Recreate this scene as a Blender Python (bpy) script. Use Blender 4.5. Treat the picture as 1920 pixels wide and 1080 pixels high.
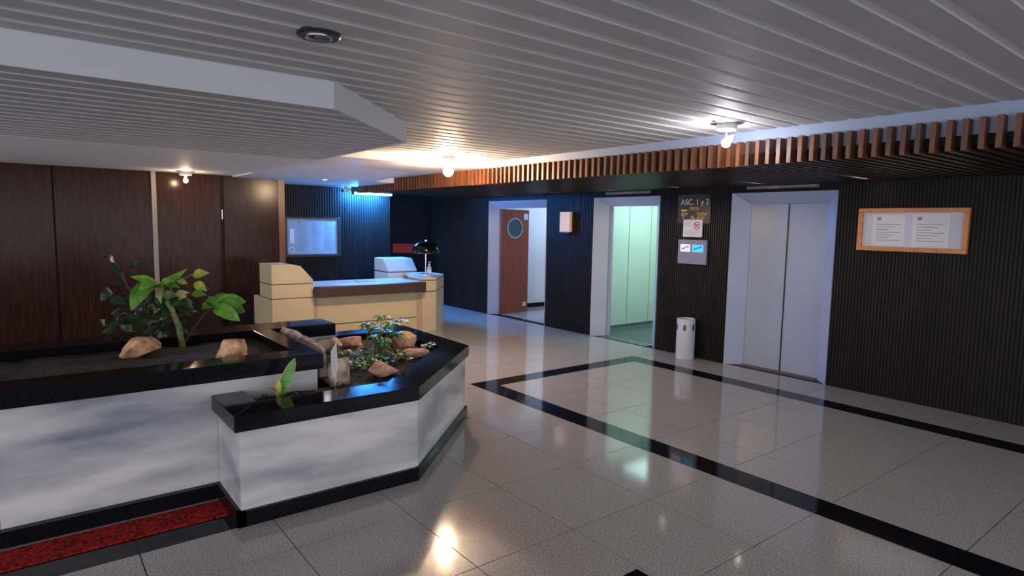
import bpy, bmesh, math, random
from mathutils import Vector, Matrix, noise

random.seed(7)
for o in list(bpy.data.objects):
    bpy.data.objects.remove(o, do_unlink=True)
SC = bpy.context.scene
COL = SC.collection
V = Vector

# ------------------------------------------------------------------ camera
# axes: +Y runs into the lift wall, -X runs along it towards the reception, Z up
H, FPX = 1.65, 1165.0
d1 = V((46 - 960, 406 - 540, FPX)).normalized()
d2 = V((2510 - 960, 451 - 540, FPX)).normalized()
AX = -d1
AZ = AX.cross(d2).normalized()
AY = AZ.cross(AX).normalized()
CAMP = V((0, 0, H))
def toworld(c):
    return V((AX.dot(c), AY.dot(c), AZ.dot(c)))
cam_data = bpy.data.cameras.new('camera')
cam_data.sensor_width = 36.0
cam_data.lens = 36.0 * FPX / 1920.0
cam_data.clip_start = 0.05
cam = bpy.data.objects.new('camera', cam_data)
COL.objects.link(cam)
r_, dn_, fw_ = toworld(V((1, 0, 0))), toworld(V((0, 1, 0))), toworld(V((0, 0, 1)))
m = Matrix(((r_.x, -dn_.x, -fw_.x, 0), (r_.y, -dn_.y, -fw_.y, 0), (r_.z, -dn_.z, -fw_.z, H), (0, 0, 0, 1)))
cam.matrix_world = m
SC.camera = cam

def ray(u, v):
    return toworld(V((u - 960, v - 540, FPX)))
def onx(u, v, x):
    r = ray(u, v); return CAMP + r * (x / r.x)
def ony(u, v, y):
    r = ray(u, v); return CAMP + r * (y / r.y)
def onz(u, v, z):
    r = ray(u, v); return CAMP + r * ((z - H) / r.z)
def proj(p):
    d = V(p) - CAMP
    c = V((r_.dot(d), dn_.dot(d), fw_.dot(d)))
    if c.z < 0.02: return None
    return 960 + FPX * c.x / c.z, 540 + FPX * c.y / c.z

# ------------------------------------------------------------------ world and exposure
SC.view_settings.view_transform = 'Standard'
SC.view_settings.look = 'None'
SC.view_settings.gamma = 1.0
SC.view_settings.use_curve_mapping = False
SC.view_settings.exposure = 0.55
world = bpy.data.worlds.new('world')
SC.world = world
world.use_nodes = True
bg = world.node_tree.nodes['Background']
bg.inputs[0].default_value = (0.90, 0.90, 1.0, 1)      # daylight from the open entrance side
bg.inputs[1].default_value = 1.8

# ------------------------------------------------------------------ materials
MATS = {}
def mat(name, col, rough=0.5, metal=0.0, col2=None, scale=20.0, stretch=(1, 1, 1), bump=0.0, detail=3.0,
        lo=0.35, hi=0.65, coat=0.0, emit=None, estr=0.0, spec=0.5, trans=0.0, alpha=1.0, objspace=False, bscale=None):
    if name in MATS: return MATS[name]
    mt = bpy.data.materials.new(name); mt.use_nodes = True
    nt = mt.node_tree; N = nt.nodes; L = nt.links
    b = N['Principled BSDF']
    b.inputs['Base Color'].default_value = (*col, 1)
    b.inputs['Roughness'].default_value = rough
    b.inputs['Metallic'].default_value = metal
    b.inputs['Specular IOR Level'].default_value = spec
    b.inputs['Coat Weight'].default_value = coat
    b.inputs['Coat Roughness'].default_value = 0.06
    b.inputs['Transmission Weight'].default_value = trans
    b.inputs['Alpha'].default_value = alpha
    if emit:
        b.inputs['Emission Color'].default_value = (*emit, 1)
        b.inputs['Emission Strength'].default_value = estr
    if col2 is not None or bump:
        if objspace:
            tc = N.new('ShaderNodeTexCoord'); src = tc.outputs['Object']
        else:
            tc = N.new('ShaderNodeNewGeometry'); src = tc.outputs['Position']
        mp = N.new('ShaderNodeMapping'); mp.inputs['Scale'].default_value = stretch
        L.new(src, mp.inputs['Vector'])
        nz = N.new('ShaderNodeTexNoise'); nz.inputs['Scale'].default_value = scale
        nz.inputs['Detail'].default_value = detail
        L.new(mp.outputs[0], nz.inputs['Vector'])
        if col2 is not None:
            cr = N.new('ShaderNodeValToRGB')
            cr.color_ramp.elements[0].position = lo; cr.color_ramp.elements[0].color = (*col, 1)
            cr.color_ramp.elements[1].position = hi; cr.color_ramp.elements[1].color = (*col2, 1)
            L.new(nz.outputs['Fac'], cr.inputs['Fac']); L.new(cr.outputs[0], b.inputs['Base Color'])
        if bump:
            bp = N.new('ShaderNodeBump'); bp.inputs['Strength'].default_value = bump
            bp.inputs['Distance'].default_value = 0.01
            if bscale:
                nz2 = N.new('ShaderNodeTexNoise'); nz2.inputs['Scale'].default_value = bscale
                nz2.inputs['Detail'].default_value = 4
                L.new(mp.outputs[0], nz2.inputs['Vector']); L.new(nz2.outputs['Fac'], bp.inputs['Height'])
            else:
                L.new(nz.outputs['Fac'], bp.inputs['Height'])
            L.new(bp.outputs[0], b.inputs['Normal'])
    MATS[name] = mt
    return mt

M_floor = mat('floor_granite', (0.22, 0.205, 0.19), 0.09, col2=(0.62, 0.58, 0.54), scale=130, detail=5, lo=0.36, hi=0.64)
M_grout = mat('grout', (0.06, 0.055, 0.05), 0.7)
M_black = mat('black_granite', (0.006, 0.006, 0.008), 0.10, spec=0.14, col2=(0.018, 0.018, 0.022), scale=160, lo=0.5, hi=0.75)
M_blackf = mat('black_floor_granite', (0.005, 0.005, 0.007), 0.07, spec=0.16, col2=(0.012, 0.012, 0.015), scale=160, lo=0.5, hi=0.75)
M_marble = mat('marble', (0.74, 0.72, 0.71), 0.22, col2=(0.20, 0.21, 0.27), scale=1.3, stretch=(1.0, 0.6, 2.6), detail=8, lo=0.41, hi=0.68)
M_ceil = mat('ceiling_panel', (0.52, 0.52, 0.525), 0.62, spec=0.3, col2=(0.56, 0.56, 0.565), scale=3)
M_strip = mat('ceiling_joint', (0.86, 0.86, 0.86), 0.5)
M_white = mat('white_plaster', (0.78, 0.78, 0.77), 0.6, col2=(0.83, 0.83, 0.82), scale=2)
M_fascia = mat('fascia_paint', (0.60, 0.61, 0.65), 0.5)
M_fasciab = mat('fascia_bluish', (0.33, 0.42, 0.58), 0.5)  # bluish tone for the board above the valance
M_dark = mat('dark_wall_board', (0.006, 0.005, 0.0045), 0.6, spec=0.25, col2=(0.010, 0.008, 0.007), scale=4)
M_rib = mat('dark_wall_rib', (0.010, 0.008, 0.007), 0.5, spec=0.25, col2=(0.017, 0.013, 0.011), scale=6, stretch=(1, 1, 0.15))
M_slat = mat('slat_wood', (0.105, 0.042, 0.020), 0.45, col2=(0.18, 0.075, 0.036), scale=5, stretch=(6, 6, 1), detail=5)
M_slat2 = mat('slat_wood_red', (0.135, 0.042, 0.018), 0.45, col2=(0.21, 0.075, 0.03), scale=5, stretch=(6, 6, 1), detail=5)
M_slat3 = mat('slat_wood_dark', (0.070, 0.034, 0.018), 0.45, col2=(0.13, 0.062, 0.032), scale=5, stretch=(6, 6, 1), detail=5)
M_under = mat('slat_wood_shaded', (0.030, 0.022, 0.016), 0.4, col2=(0.05, 0.036, 0.025), scale=5, stretch=(6, 1, 6))  # slat wood darkened in its colour for the shade under the valance
M_wood = mat('wall_veneer', (0.022, 0.008, 0.005), 0.19, col2=(0.048, 0.017, 0.0095), scale=5, stretch=(1, 7, 0.7), detail=6, spec=0.16)
M_woodedge = mat('veneer_edge', (0.14, 0.045, 0.018), 0.3, col2=(0.2, 0.07, 0.028), scale=5, stretch=(1, 7, 0.7))
M_door = mat('door_wood', (0.20, 0.050, 0.022), 0.35, col2=(0.30, 0.085, 0.036), scale=5, stretch=(6, 6, 0.8), detail=6)
M_metalw = mat('painted_steel', (0.40, 0.46, 0.58), 0.32, col2=(0.43, 0.49, 0.61), scale=2.5)
M_liftdoor = mat('lift_door_steel', (0.35, 0.41, 0.54), 0.30, col2=(0.38, 0.44, 0.57), scale=1.2)
M_cream = mat('cream_laminate', (0.60, 0.51, 0.335), 0.38, col2=(0.64, 0.545, 0.36), scale=3)
M_cream2 = mat('cream_edge', (0.50, 0.37, 0.26), 0.45)
M_groove = mat('groove_strip', (0.10, 0.085, 0.075), 0.4)
M_desktop = mat('desk_top', (0.66, 0.68, 0.68), 0.3)
M_fasciabrown = mat('desk_fascia', (0.045, 0.026, 0.018), 0.4, col2=(0.06, 0.034, 0.024), scale=8)
M_chrome = mat('chrome', (0.8, 0.8, 0.82), 0.12, 1.0)
M_steel = mat('brushed_steel', (0.45, 0.45, 0.46), 0.32, 1.0)
M_blackgloss = mat('black_gloss', (0.004, 0.004, 0.005), 0.10)
M_plasticw = mat('white_plastic', (0.75, 0.74, 0.70), 0.4)
M_plasticd = mat('dark_plastic', (0.02, 0.02, 0.022), 0.4)
M_soil = mat('soil', (0.010, 0.008, 0.006), 0.95, col2=(0.055, 0.042, 0.030), scale=45, detail=6, bump=1.0)
M_grit = mat('grit', (0.06, 0.045, 0.03), 0.9, col2=(0.22, 0.15, 0.10), scale=18)
M_rock_o = mat('rock_orange', (0.46, 0.19, 0.07), 0.85, col2=(0.95, 0.60, 0.34), scale=13, detail=8, bump=0.7, bscale=26)
M_rock_p = mat('rock_pink', (0.55, 0.24, 0.14), 0.8, col2=(0.95, 0.55, 0.38), scale=13, detail=8, bump=0.6, bscale=24)
M_rock_g = mat('rock_grey', (0.32, 0.23, 0.18), 0.85, col2=(0.88, 0.72, 0.60), scale=11, detail=8, bump=0.8, bscale=30)
M_leaf = mat('leaf_green', (0.045, 0.14, 0.018), 0.35, col2=(0.13, 0.30, 0.035), scale=14)
M_leafy = mat('leaf_yellow', (0.22, 0.33, 0.04), 0.38, col2=(0.52, 0.50, 0.09), scale=22)
M_leafd = mat('leaf_dark', (0.010, 0.028, 0.011), 0.35, col2=(0.024, 0.06, 0.02), scale=10)
M_leafb = mat('leaf_bright', (0.09, 0.28, 0.022), 0.38, col2=(0.20, 0.44, 0.05), scale=20)
M_leafv = mat('leaf_variegated', (0.10, 0.22, 0.05), 0.45, col2=(0.46, 0.48, 0.28), scale=55, lo=0.45, hi=0.62)
M_leafp = mat('leaf_pale', (0.40, 0.34, 0.13), 0.5, col2=(0.55, 0.48, 0.22), scale=14)
M_snake = mat('snake_leaf', (0.05, 0.24, 0.03), 0.35, col2=(0.16, 0.42, 0.06), scale=30, stretch=(0.4, 0.4, 3))
M_snakey = mat('snake_margin', (0.55, 0.50, 0.10), 0.4)
M_stem = mat('stem_green', (0.09, 0.13, 0.03), 0.5, col2=(0.20, 0.24, 0.07), scale=35)
M_stemb = mat('stem_brown', (0.06, 0.045, 0.025), 0.7)
M_red = mat('red_carpet', (0.09, 0.006, 0.006), 0.95, spec=0.1, col2=(0.46, 0.03, 0.022), scale=55, detail=4, bump=0.8)
M_paper = mat('paper', (0.82, 0.80, 0.80), 0.7)
M_paperl = mat('paper_lilac', (0.66, 0.68, 0.78), 0.6)
M_ink = mat('ink_grey', (0.35, 0.34, 0.36), 0.8)
M_inkd = mat('ink_dark', (0.06, 0.05, 0.05), 0.8)
M_redink = mat('ink_red', (0.62, 0.05, 0.05), 0.7)
M_yellow = mat('letter_yellow', (0.72, 0.62, 0.22), 0.5)
M_orange = mat('letter_orange', (0.85, 0.40, 0.06), 0.5)
M_letterw = mat('letter_white', (0.72, 0.72, 0.60), 0.5)
M_plate = mat('plate_grey', (0.035, 0.034, 0.036), 0.25)
M_panelgrey = mat('call_panel', (0.26, 0.27, 0.36), 0.4)
M_frameo = mat('frame_orange_wood', (0.62, 0.22, 0.05), 0.4, col2=(0.72, 0.30, 0.09), scale=18)
M_redsign = mat('red_sign', (0.50, 0.035, 0.02), 0.4)
M_sconce = mat('sconce_glass', (0.72, 0.50, 0.34), 0.5, emit=(1.0, 0.64, 0.40), estr=0.14)
M_scr1 = mat('screen_pink', (0.02, 0.02, 0.02), 0.2, emit=(0.95, 0.75, 1.0), estr=0.75, col2=None)
M_scr2 = mat('screen_cyan', (0.02, 0.02, 0.02), 0.2, emit=(0.10, 0.62, 1.0), estr=0.75)
M_warm = mat('bulb_warm', (1, 1, 1), 0.4, emit=(1.0, 0.68, 0.42), estr=720)
M_cool = mat('bulb_cool', (1, 1, 1), 0.4, emit=(1.0, 0.95, 1.0), estr=230)
M_warm2 = mat('bulb_warm_small', (1, 1, 1), 0.4, emit=(1.0, 0.70, 0.42), estr=160)
M_down = mat('downlight_lens', (1, 1, 1), 0.4, emit=(1.0, 0.92, 0.82), estr=40)
M_tube = mat('tube_blue', (1, 1, 1), 0.4, emit=(0.035, 0.29, 1.0), estr=1500)
M_cablight = mat('cab_light', (1, 1, 1), 0.4, emit=(0.60, 1.0, 0.95), estr=3.1)
M_hall = mat('hall_light', (1, 1, 1), 0.4, emit=(0.50, 0.68, 1.0), estr=14)
M_cab = mat('cab_wall', (0.66, 0.72, 0.66), 0.35)
M_cabfloor = mat('cab_floor', (0.10, 0.13, 0.13), 0.4)
M_cabjoint = mat('cab_joint', (0.10, 0.14, 0.13), 0.4)
M_glass = mat('dark_glass', (0.03, 0.08, 0.09), 0.05, coat=0.5)
M_clear = mat('clear_plastic', (0.85, 0.92, 0.95), 0.08, trans=0.9)
M_gel = mat('gel', (0.75, 0.85, 0.95), 0.1, trans=0.6)
M_boardface = mat('board_face', (0.33, 0.42, 0.44), 0.22, col2=(0.40, 0.49, 0.51), scale=6)
M_bin = mat('bin_enamel', (0.62, 0.62, 0.66), 0.35)

# ------------------------------------------------------------------ mesh helpers
class MB:
    def __init__(self): self.v = []; self.f = []; self.smooth = False
    def add(self, vs, fs):
        b = len(self.v); self.v += [tuple(p) for p in vs]; self.f += [tuple(b + i for i in q) for q in fs]; return self
    def box(self, x0, x1, y0, y1, z0, z1):
        vs = [(x, y, z) for z in (z0, z1) for y in (y0, y1) for x in (x0, x1)]
        return self.add(vs, [(0, 2, 3, 1), (4, 5, 7, 6), (0, 1, 5, 4), (2, 6, 7, 3), (0, 4, 6, 2), (1, 3, 7, 5)])
    def prism(self, poly, z0, z1):
        a = sum(poly[i][0] * poly[(i + 1) % len(poly)][1] - poly[(i + 1) % len(poly)][0] * poly[i][1] for i in range(len(poly)))
        if a < 0: poly = poly[::-1]
        n = len(poly)
        vs = [(x, y, z0) for x, y in poly] + [(x, y, z1) for x, y in poly]
        fs = [tuple(range(n))[::-1], tuple(range(n, 2 * n))] + [(i, (i + 1) % n, n + (i + 1) % n, n + i) for i in range(n)]
        return self.add(vs, fs)
    def extrude(self, pts, off):
        """closed polygon of 3-D points pushed along off"""
        n = len(pts); o = V(off)
        vs = [V(p) for p in pts] + [V(p) + o for p in pts]
        return self.add(vs, [tuple(range(n))[::-1], tuple(range(n, 2 * n))] + [(i, (i + 1) % n, n + (i + 1) % n, n + i) for i in range(n)])
    def lathe(self, prof, c=(0, 0, 0), n=24, axis='z'):
        b = []
        fs = []
        for r, h in prof:
            for k in range(n):
                a = 2 * math.pi * k / n
                if axis == 'z': p = (c[0] + r * math.cos(a), c[1] + r * math.sin(a), c[2] + h)
                elif axis == 'x': p = (c[0] + h, c[1] + r * math.cos(a), c[2] + r * math.sin(a))
                else: p = (c[0] + r * math.cos(a), c[1] + h, c[2] + r * math.sin(a))
                b.append(p)
        for i in range(len(prof) - 1):
            for k in range(n):
                fs.append((i * n + k, i * n + (k + 1) % n, (i + 1) * n + (k + 1) % n, (i + 1) * n + k))
        closed = prof[0] == prof[-1]
        if prof[0][0] > 1e-5 and not closed: fs.append(tuple(range(n))[::-1])
        if prof[-1][0] > 1e-5 and not closed: fs.append(tuple((len(prof) - 1) * n + k for k in range(n)))
        self.smooth = True
        return self.add(b, fs)
    def tube(self, pts, rad, n=8):
        pts = [V(p) for p in pts]
        rs = rad if isinstance(rad, (list, tuple)) else [rad] * len(pts)
        vs = []; fs = []
        for i, p in enumerate(pts):
            t = (pts[min(i + 1, len(pts) - 1)] - pts[max(i - 1, 0)]).normalized()
            s = t.cross(V((0.3, 0.2, 1))); s = s.normalized() if s.length > 1e-4 else V((1, 0, 0))
            u = t.cross(s).normalized()
            for k in range(n):
                a = 2 * math.pi * k / n
                vs.append(p + (s * math.cos(a) + u * math.sin(a)) * rs[i])
        for i in range(len(pts) - 1):
            for k in range(n):
                fs.append((i * n + k, i * n + (k + 1) % n, (i + 1) * n + (k + 1) % n, (i + 1) * n + k))
        fs.append(tuple(range(n))[::-1]); fs.append(tuple((len(pts) - 1) * n + k for k in range(n)))
        self.smooth = True
        return self.add(vs, fs)
    def blade(self, A, B, w, nrm, sag=0.0, fold=0.15, prof=(0.12, 0.75, 1.0, 0.95, 0.7, 0.35, 0.02), lobes=0):
        """leaf from A to B, width w, roughly facing nrm, with midrib fold and sag"""
        A, B = V(A), V(B); t = B - A; L = t.length
        nrm = V(nrm); nrm = (nrm - t.normalized() * nrm.dot(t.normalized()))
        nrm = nrm.normalized() if nrm.length > 1e-4 else V((0, 0, 1))
        s = t.normalized().cross(nrm)
        n = len(prof); vs = []; fs = []
        for i, q in enumerate(prof):
            f = i / (n - 1)
            c = A + t * f + nrm * (math.sin(f * math.pi) * sag * L)
            hw = w * 0.5 * q
            if lobes and 0 < i < n - 1: hw *= (1.0 if i % 2 else 0.62)
            vs += [c + s * hw + nrm * fold * hw, c, c - s * hw + nrm * fold * hw]
        for i in range(n - 1):
            a = i * 3
            fs += [(a, a + 3, a + 4, a + 1), (a + 1, a + 4, a + 5, a + 2)]
        self.smooth = True
        return self.add(vs, fs)
    def build(self, name, material, parent=None, loc=None):
        me = bpy.data.meshes.new(name)
        o = bpy.data.objects.new(name, me)
        off = V((0, 0, 0))
        if parent is not None: off = V(parent.get('_o', (0, 0, 0)))
        if loc is not None: off = V(loc)
        me.from_pydata([V(p) - off for p in self.v], [], self.f)
        me.validate(); me.update()
        bm = bmesh.new(); bm.from_mesh(me)
        if not getattr(self, 'flat', False): bmesh.ops.recalc_face_normals(bm, faces=bm.faces)
        bm.to_mesh(me); bm.free()
        if self.smooth:
            for p in me.polygons: p.use_smooth = True
            try: me.set_sharp_from_angle(angle=math.radians(40))
            except Exception: pass
        me.materials.append(material)
        COL.objects.link(o)
        if parent is not None: o.parent = parent; o['_o'] = tuple(off)
        if loc is not None and parent is None:
            o.location = off; o['_o'] = tuple(off)
        return o

def tag(o, label=None, cat=None, group=None, kind=None):
    if label: o['label'] = label
    if cat: o['category'] = cat
    if group: o['group'] = group
    if kind: o['kind'] = kind
    return o
def thing(name, loc, label, cat, group=None, kind=None):
    o = bpy.data.objects.new(name, None); COL.objects.link(o)
    o.empty_display_size = 0.1
    o.location = loc; o['_o'] = tuple(loc)
    return tag(o, label, cat, group, kind)
def bevel(o, w=0.006, seg=2):
    md = o.modifiers.new('bevel', 'BEVEL'); md.width = w; md.segments = seg; md.limit_method = 'ANGLE'
    return o
def share(o, mesh_from):
    pass
def clip_x(poly, x0, x1):
    def half(P, keep, xb):
        out = []
        for i in range(len(P)):
            a, b = P[i], P[(i + 1) % len(P)]
            ka, kb = keep(a[0]), keep(b[0])
            if ka: out.append(a)
            if ka != kb:
                t = (xb - a[0]) / (b[0] - a[0]); out.append((xb, a[1] + t * (b[1] - a[1])))
        return out
    P = half(poly, lambda x: x >= x0, x0)
    if P: P = half(P, lambda x: x <= x1, x1)
    return P
def text(body, size, x, y, z, material, parent, name='lettering', align='LEFT'):
    """flat lettering on the lift wall, read from -Y"""
    cu = bpy.data.curves.new('t', 'FONT'); cu.body = body; cu.size = size; cu.align_x = align
    cu.extrude = 0.0008
    to = bpy.data.objects.new('t', cu); COL.objects.link(to)
    dg = bpy.context.evaluated_depsgraph_get(); dg.update()
    me = bpy.data.meshes.new_from_object(to.evaluated_get(dg))
    bpy.data.objects.remove(to, do_unlink=True)
    off = V(parent['_o'])
    for v in me.vertices:
        cx, cy, cz = v.co
        v.co = V((x + cx, y - cz, z + cy)) - off
    me.materials.clear(); me.materials.append(material)
    o = bpy.data.objects.new(name, me); COL.objects.link(o); o.parent = parent
    return o

WY = 6.73       # face of the lift wall
ZC = 2.43       # slatted ceiling
ZS = 2.284      # dropped soffit
ZM = 2.345      # plain ceiling between
ZB = 2.268      # plain ceiling over the reception
ZV = 2.153      # underside of the valance
YV = 4.50       # front of the valance slats

# ================================================================== STRUCTURE
# ---- floor
floor = thing('floor', (0, 0, -0.012), 'polished speckled grey granite tile floor with black inlaid bands', 'floor', kind='structure')
MB().box(-14, 6, -6, WY + 0.2, -0.06, -0.012).build('floor_bed', M_grout, floor)
gx = [-2.34 - 0.69 * k for k in range(-9, 17)]
gy = [2.93 + 0.64 * k for k in range(-13, 7)]
tile_cache = {}
G = 0.0018
for ix in range(len(gx) - 1):
    x1, x0 = gx[ix], gx[ix + 1]
    for iy in range(len(gy) - 1):
        y0, y1 = gy[iy], min(gy[iy + 1], WY)
        if y1 - y0 < 0.02: continue
        vis = False
        for fx in (0, .5, 1):
            for fy in (0, .5, 1):
                p = proj((x0 + fx * (x1 - x0), y0 + fy * (y1 - y0), 0))
                if p and -120 < p[0] < 2040 and 400 < p[1] < 1180: vis = True
        if not vis: continue
        if x1 < -9.7 and y1 < 3.1: continue
        if -5.2 < x0 and x1 < -3.95 and y1 < 1.45: continue
        key = round(y1 - y0, 3)
        cx, cy = (x0 + x1) / 2, (y0 + y1) / 2
        if key not in tile_cache:
            hx, hy = (x1 - x0) / 2 - G, (y1 - y0) / 2 - G
            t = MB(); t.add([(-hx, -hy, 0), (hx, -hy, 0), (hx, hy, 0), (-hx, hy, 0),
                             (-hx + .001, -hy + .001, 0.012), (hx - .001, -hy + .001, 0.012), (hx - .001, hy - .001, 0.012), (-hx + .001, hy - .001, 0.012)],
                            [(4, 5, 6, 7), (0, 1, 5, 4), (1, 2, 6, 5), (2, 3, 7, 6), (3, 0, 4, 7)])
            me = bpy.data.meshes.new('tile'); me.from_pydata(t.v, [], t.f); me.materials.append(M_floor)
            tile_cache[key] = me
        o = bpy.data.objects.new('tile', tile_cache[key]); COL.objects.link(o)
        o.parent = floor; o.location = (cx, cy, 0)
# black granite bands let into the floor, one slab after the other
def band(x0, x1, y0, y1, along):
    cuts = [g for g in (gx if along == 'x' else gy)]
    lo, hi = (x0, x1) if along == 'x' else (y0, y1)
    e = sorted({lo, hi} | {c for c in cuts if lo + .03 < c < hi - .03})
    for a, b in zip(e[:-1], e[1:]):
        q = MB()
        if along == 'x': q.box(a + .001, b - .001, y0, y1, -0.010, 0.0012)
        else: q.box(x0, x1, a + .001, b - .001, -0.010, 0.0012)
        q.build('black_band', M_blackf, floor)
band(-5.25, 1.2, 3.575, 3.80, 'x')
band(-5.25, 1.2, 5.88, 6.12, 'x')
band(-5.25, -5.03, 3.80, 5.88, 'y')
band(-1.87, 1.2, 2.03, 2.265, 'x')
band(-1.87, -1.64, -0.4, 2.03, 'y')
band(-3.60, -3.42, -1.6, 0.835, 'y')

# ---- ceiling
ceil = thing('ceiling', (0, 0, ZC), 'grey linear panel ceiling with pale joint strips', 'ceiling', kind='structure')
MB().box(-6.4, 4, -5, YV + 0.1, ZC + 0.007, ZC + 0.06).build('ceiling_backing', M_strip, ceil)
pitch, sw = 0.174, 0.044
k0 = -1.88
mc = {}
for k in range(-14, 27):
    xj = k0 - pitch * k                 # joint centre
    xa, xb = xj + sw / 2, xj + pitch - sw / 2
    if xa < -6.4: xa = -6.4
    if xb - xa < .03: continue
    key = round(xb - xa, 3)
    if key not in mc:
        w = (xb - xa) / 2
        q = MB().add([(-w, 0, .008), (-w + .006, 0, 0), (w - .006, 0, 0), (w, 0, .008), (-w, 9.59, .008), (-w + .006, 9.59, 0), (w - .006, 9.59, 0), (w, 9.59, .008)],
                     [(0, 1, 5, 4), (1, 2, 6, 5), (2, 3, 7, 6), (0, 3, 2, 1), (4, 5, 6, 7), (0, 4, 7, 3)])
        me = bpy.data.meshes.new('ceiling_panel'); me.from_pydata(q.v, [], q.f); me.materials.append(M_ceil)
        bm = bmesh.new(); bm.from_mesh(me); bmesh.ops.recalc_face_normals(bm, faces=bm.faces); bm.to_mesh(me); bm.free()
        mc[key] = me
    o = bpy.data.objects.new('ceiling_panel', mc[key]); COL.objects.link(o); o.parent = ceil
    o.location = ((xa + xb) / 2, -5, 0)
# dropped soffit
SOF = [(-3.465, -4.0), (-3.465, 1.396), (-4.43, 2.356), (-6.4, 2.38), (-6.4, -4.0)]
MB().prism(SOF, ZS + 0.006, ZS + 0.05).build('soffit_backing', M_strip, ceil)
for k in range(8, 27):
    xj = k0 - pitch * k
    P = clip_x(SOF, xj + sw / 2, xj + pitch - sw / 2)
    if len(P) >= 3: MB().prism(P, ZS, ZS + 0.007).build('soffit_panel', M_ceil, ceil)
def wallstrip(a, b, z0, z1, t, name, material, parent):
    a, b = V((a[0], a[1], 0)), V((b[0], b[1], 0)); d = (b - a).normalized(); n = V((d.y, -d.x, 0))
    return MB().prism([tuple((a)[:2]), tuple(b[:2]), tuple((b - n * t)[:2]), tuple((a - n * t)[:2])], z0, z1).build(name, material, parent)
wallstrip((-3.455, -4.0), (-3.455, 1.40), ZS - .004, ZC + .01, -0.02, 'soffit_fascia', M_fascia, ceil)
wallstrip((-3.455, 1.40), (-4.425, 2.366), ZS - .004, ZC + .01, -0.02, 'soffit_fascia', M_fascia, ceil)
wallstrip((-4.425, 2.366), (-6.4, 2.39), ZS - .004, ZC + .01, -0.02, 'soffit_fascia', M_fascia, ceil)
# plain plaster ceilings further back
MB().box(-9.7, -6.4, -4.0, 2.38, ZS, ZS + .2).build('plaster_soffit', M_white, ceil)
MB().box(-8.75, -6.4, 4.2, YV + .1, ZM, ZM + .16).build('plaster_soffit', M_white, ceil)
MB().extrude([(-6.4, 2.38, ZM), (-7.6, 2.38, ZM), (-8.75, 2.38, ZB), (-8.75, 2.38, ZM + .16), (-6.4, 2.38, ZM + .16)], (0, 1.82, 0)).build('plaster_soffit', M_white, ceil)
MB().box(-11.6, -8.75, 2.38, WY + .1, ZB, ZB + .2).build('plaster_soffit', M_white, ceil)
MB().box(-11.6, -9.7, -4.0, 2.38, ZS, ZS + .2).build('plaster_soffit', M_white, ceil)

# ---- lift wall (right), with its ribbing
OPEN = [(-9.31, -7.70), (-6.63, -5.40), (-4.32, -3.08)]
ZO = 2.08
wall_r = thing('wall_right', (0, WY, 0), 'dark brown ribbed wall carrying the lift doors', 'wall', kind='structure')
edges = [-11.5, -9.31, -7.70, -6.63, -5.40, -4.32, -3.08, 4.0]
for i in range(0, len(edges) - 1, 2):
    MB().box(edges[i], edges[i + 1], WY, WY + .17, 0, 2.6).build('wall_board', M_dark, wall_r)
for a, b in OPEN:
    MB().box(a, b, WY, WY + .17, ZO, 2.6).build('wall_header', M_dark, wall_r)
rb = MB()
x = -11.38
while x < 2.5:
    z0 = 0.0
    for a, b in OPEN:
        if x + .022 > a - .01 and x < b + .01: z0 = ZO + .012
    rb.box(x, x + .016, WY - .008, WY + .004, z0, ZV + .02)
    x += .032
tag(rb.build('wall_ribbing', M_rib, wall_r), kind='stuff')
# ---- back wall with blue light, alcove end wall
wall_b = thing('wall_back', (-10.6, 4.2, 0), 'dark ribbed back wall washed by the blue tube light', 'wall', kind='structure')
MB().box(-10.75, -10.6, 2.4, 5.37, 0, ZB + .05).build('wall_board', M_dark, wall_b)
rb = MB()
y = 2.42
while y < 5.35:
    rb.box(-10.604, -10.588, y, y + .022, 0, ZB)
    y += .045
tag(rb.build('wall_ribbing', M_rib, wall_b), kind='stuff')
wall_a = MB().box(-11.5, -11.4, 5.2, WY, 0, ZB + .05).build('wall_alcove', M_dark, loc=(-11.4, 6.0, 0))
tag(wall_a, 'dark end wall of the alcove behind the reception desk', 'wall', kind='structure')
# ---- veneer wall (left)
wall_l = thing('wall_left', (-9.6, 1.0, 0), 'glossy dark reddish brown wood veneer wall behind the planters', 'wall', kind='structure')
MB().box(-9.75, -9.618, -4, 3.11, 0, ZS + .05).build('wall_board', M_dark, wall_l)
for a, b in ((-3.0, -1.22), (-1.20, 0.28), (0.30, 1.375), (1.395, 2.205), (2.255, 3.02)):
    MB().box(-9.62, -9.60, a, b, 0, ZS).build('veneer_panel', M_wood, wall_l)
MB().box(-9.62, -9.598, 3.022, 3.115, 0, ZS - .016).build('edge_board', M_woodedge, wall_l)
MB().box(-9.62, -9.612, 2.205, 2.255, 0, ZS).build('joint_strip', M_dark, wall_l)
MB().box(-9.604, -9.60, 2.222, 2.236, 1.66, 1.80).build('lock_plate', M_steel, wall_l)
pole = MB().box(-9.60, -9.575, 1.352, 1.408, 0.0, ZS).build('trim_1', mat('trim_grey', (.30, .29, .25), .5), loc=(-9.59, 1.38, 0))
tag(pole, 'pale vertical cable trim running up the veneer wall', 'trim', kind='structure')

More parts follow.
